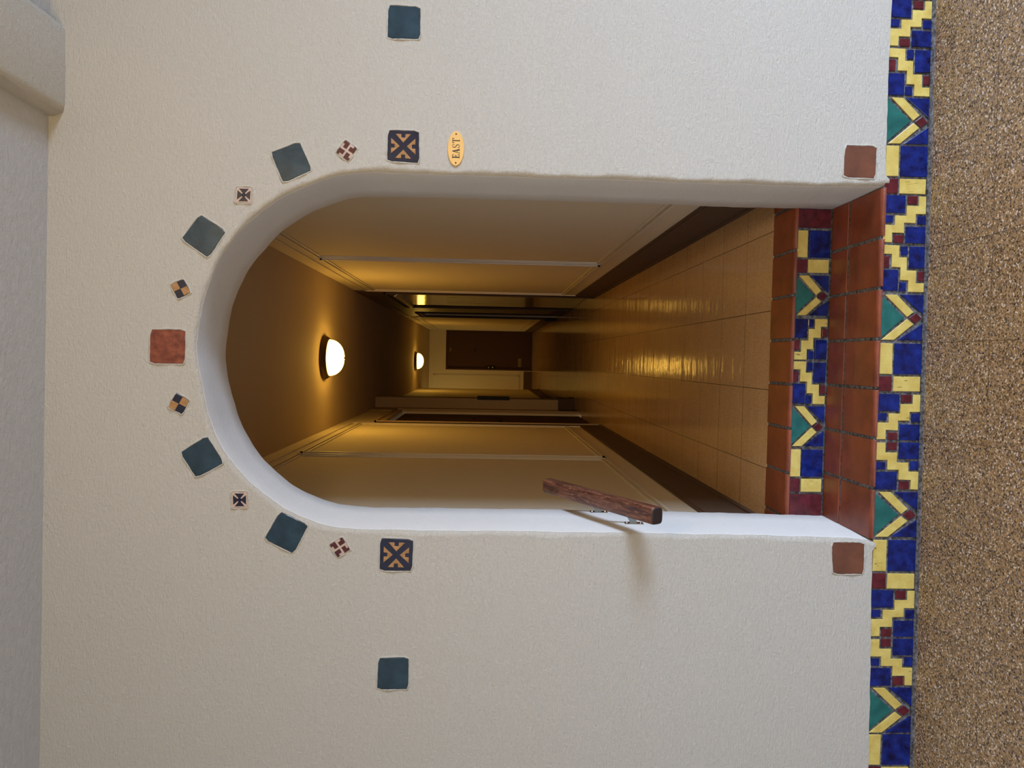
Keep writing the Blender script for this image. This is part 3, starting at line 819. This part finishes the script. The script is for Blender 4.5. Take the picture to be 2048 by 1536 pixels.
# left wall door
bm = bmesh.new(); bevelled_box(bm, XL - .065, XL - .022, D2[0] + .005, D2[1] - .005, Z2 + .006, DZ - .03, .003); dl = struct('door_2', bm, M_DOOR)
link('door_frame', casing('x', 'L', *D2), M_HALLSHADE, dl)
bm = bmesh.new(); lathe(bm, [(0, .050), (.018, .048), (.026, .038), (.022, .026), (.012, .018), (.012, .006), (.028, .004), (.030, 0)], 24)
for v_ in bm.verts:
    x_, y_, z_ = v_.co; v_.co = Vector((XL - .022 + z_, 5.10 + x_, 1.245 + y_))
link('door_knob', bm, M_BLACK, dl)
bm = bmesh.new(); lathe(bm, [(0, .012), (.012, .010), (.018, 0)], 16)
for v_ in bm.verts:
    x_, y_, z_ = v_.co; v_.co = Vector((XL - .022 + z_, 5.55 + x_, 1.52 + y_))
link('peephole', bm, M_BLACK, dl)

# glossy right-hand door, standing very slightly ajar
bm = bmesh.new()
xa, xb = XR + .045, XR - .006
v = [bm.verts.new(p) for z in (Z2 + .006, DZ - .012) for p in ((xa, D3[0] + .01, z), (xb, D3[1] - .01, z), (xb + .045, D3[1] - .01, z), (xa + .045, D3[0] + .01, z))]
for q in ((0, 1, 2, 3), (4, 7, 6, 5), (0, 4, 5, 1), (1, 5, 6, 2), (2, 6, 7, 3), (3, 7, 4, 0)): bm.faces.new([v[i] for i in q])
bmesh.ops.bevel(bm, geom=bm.edges[:], offset=.003, segments=2, affect='EDGES')
dd = struct('door_3', bm, M_GLOSSDOOR)
link('door_frame', casing('x', 'R', D3[0], D3[1], .10, .018), M_BASE, dd)
bm = bmesh.new(); box(bm, XR - .030, XR + .004, D3[0] + .06, D3[1] - .02, DZ - .016, DZ - .006); box(bm, XR - .040, XR - .030, D3[0] + .06, D3[1] - .02, DZ - .004, DZ + .012); link('head_strip', bm, M_STRIP, dd)
bm = bmesh.new(); bevelled_box(bm, XR + .05, XR + .09, D4[0] + .005, D4[1] - .005, Z2 + .006, DZ - .03, .003); d4 = struct('door_4', bm, M_DOOR)
link('door_frame', casing('x', 'R', D4[0], D4[1], .085, .018), M_BASE, d4)

# dark metal plate on the edge of the left pilaster; plinth block at the right baseboard
bm = bmesh.new(); bevelled_box(bm, -0.510, -0.462, 6.655, 6.680, 1.10, 1.50, .004)
o = link('edge_guard', bm, M_BLACK); o['label'] = 'thin black upright metal strip on the edge of the left hallway pilaster'; o['category'] = 'metal strip'
bm = bmesh.new(); bevelled_box(bm, XR - .055, XR - .014, D4[1] - .02, D4[1] + .09, Z2, Z2 + .20, .004)
o = link('plinth_block', bm, M_BLACK); o['label'] = 'small black block standing on the hallway floor against the right baseboard'; o['category'] = 'plinth block'

# ------------------------------------------------------------------ ceiling lights
def ceiling_light(x, y, label, gm):
    o = thing('ceiling_light', (x, y, ZC), label, 'ceiling light', 'round bowl lights on the hallway ceiling')
    bm = bmesh.new(); lathe(bm, [(0, 0), (.185, 0), (.187, -.010), (.182, -.018), (.178, -.019), (.178, -.028), (.170, -.034), (.166, -.035), (.166, -.044), (.160, -.050), (.152, -.050), (.150, -.030), (0, -.028)], 64)
    link('rim', bm, M_BRONZE, o)
    bm = bmesh.new()
    prof = [(.152 * math.cos(t) ** 0.85 if k < 12 else 0, -.046 - .118 * math.sin(t) ** 1.0) for k, t in enumerate([math.pi / 2 * i / 12 for i in range(13)])]
    lathe(bm, prof, 64); link('glass_bowl', bm, gm, o)
    bm = bmesh.new(); lathe(bm, [(0, -.160), (.006, -.162), (.007, -.168), (.003, -.173), (0, -.174)], 16); link('finial', bm, M_BRONZE, o)
ceiling_light(-0.015, 3.83, 'lit frosted bowl ceiling light nearest the arch', M_GLASS1)
ceiling_light(-0.065, 11.55, 'lit frosted bowl ceiling light near the far door', M_GLASS)
l = bpy.data.lights.new('side_hall_lamp', 'POINT'); l.energy = 13; l.color = (1.0, .74, .24); l.shadow_soft_size = .15
o = bpy.data.objects.new('side_hall_lamp', l); COL.objects.link(o); o.location = (-1.6, 13.9, 2.5)
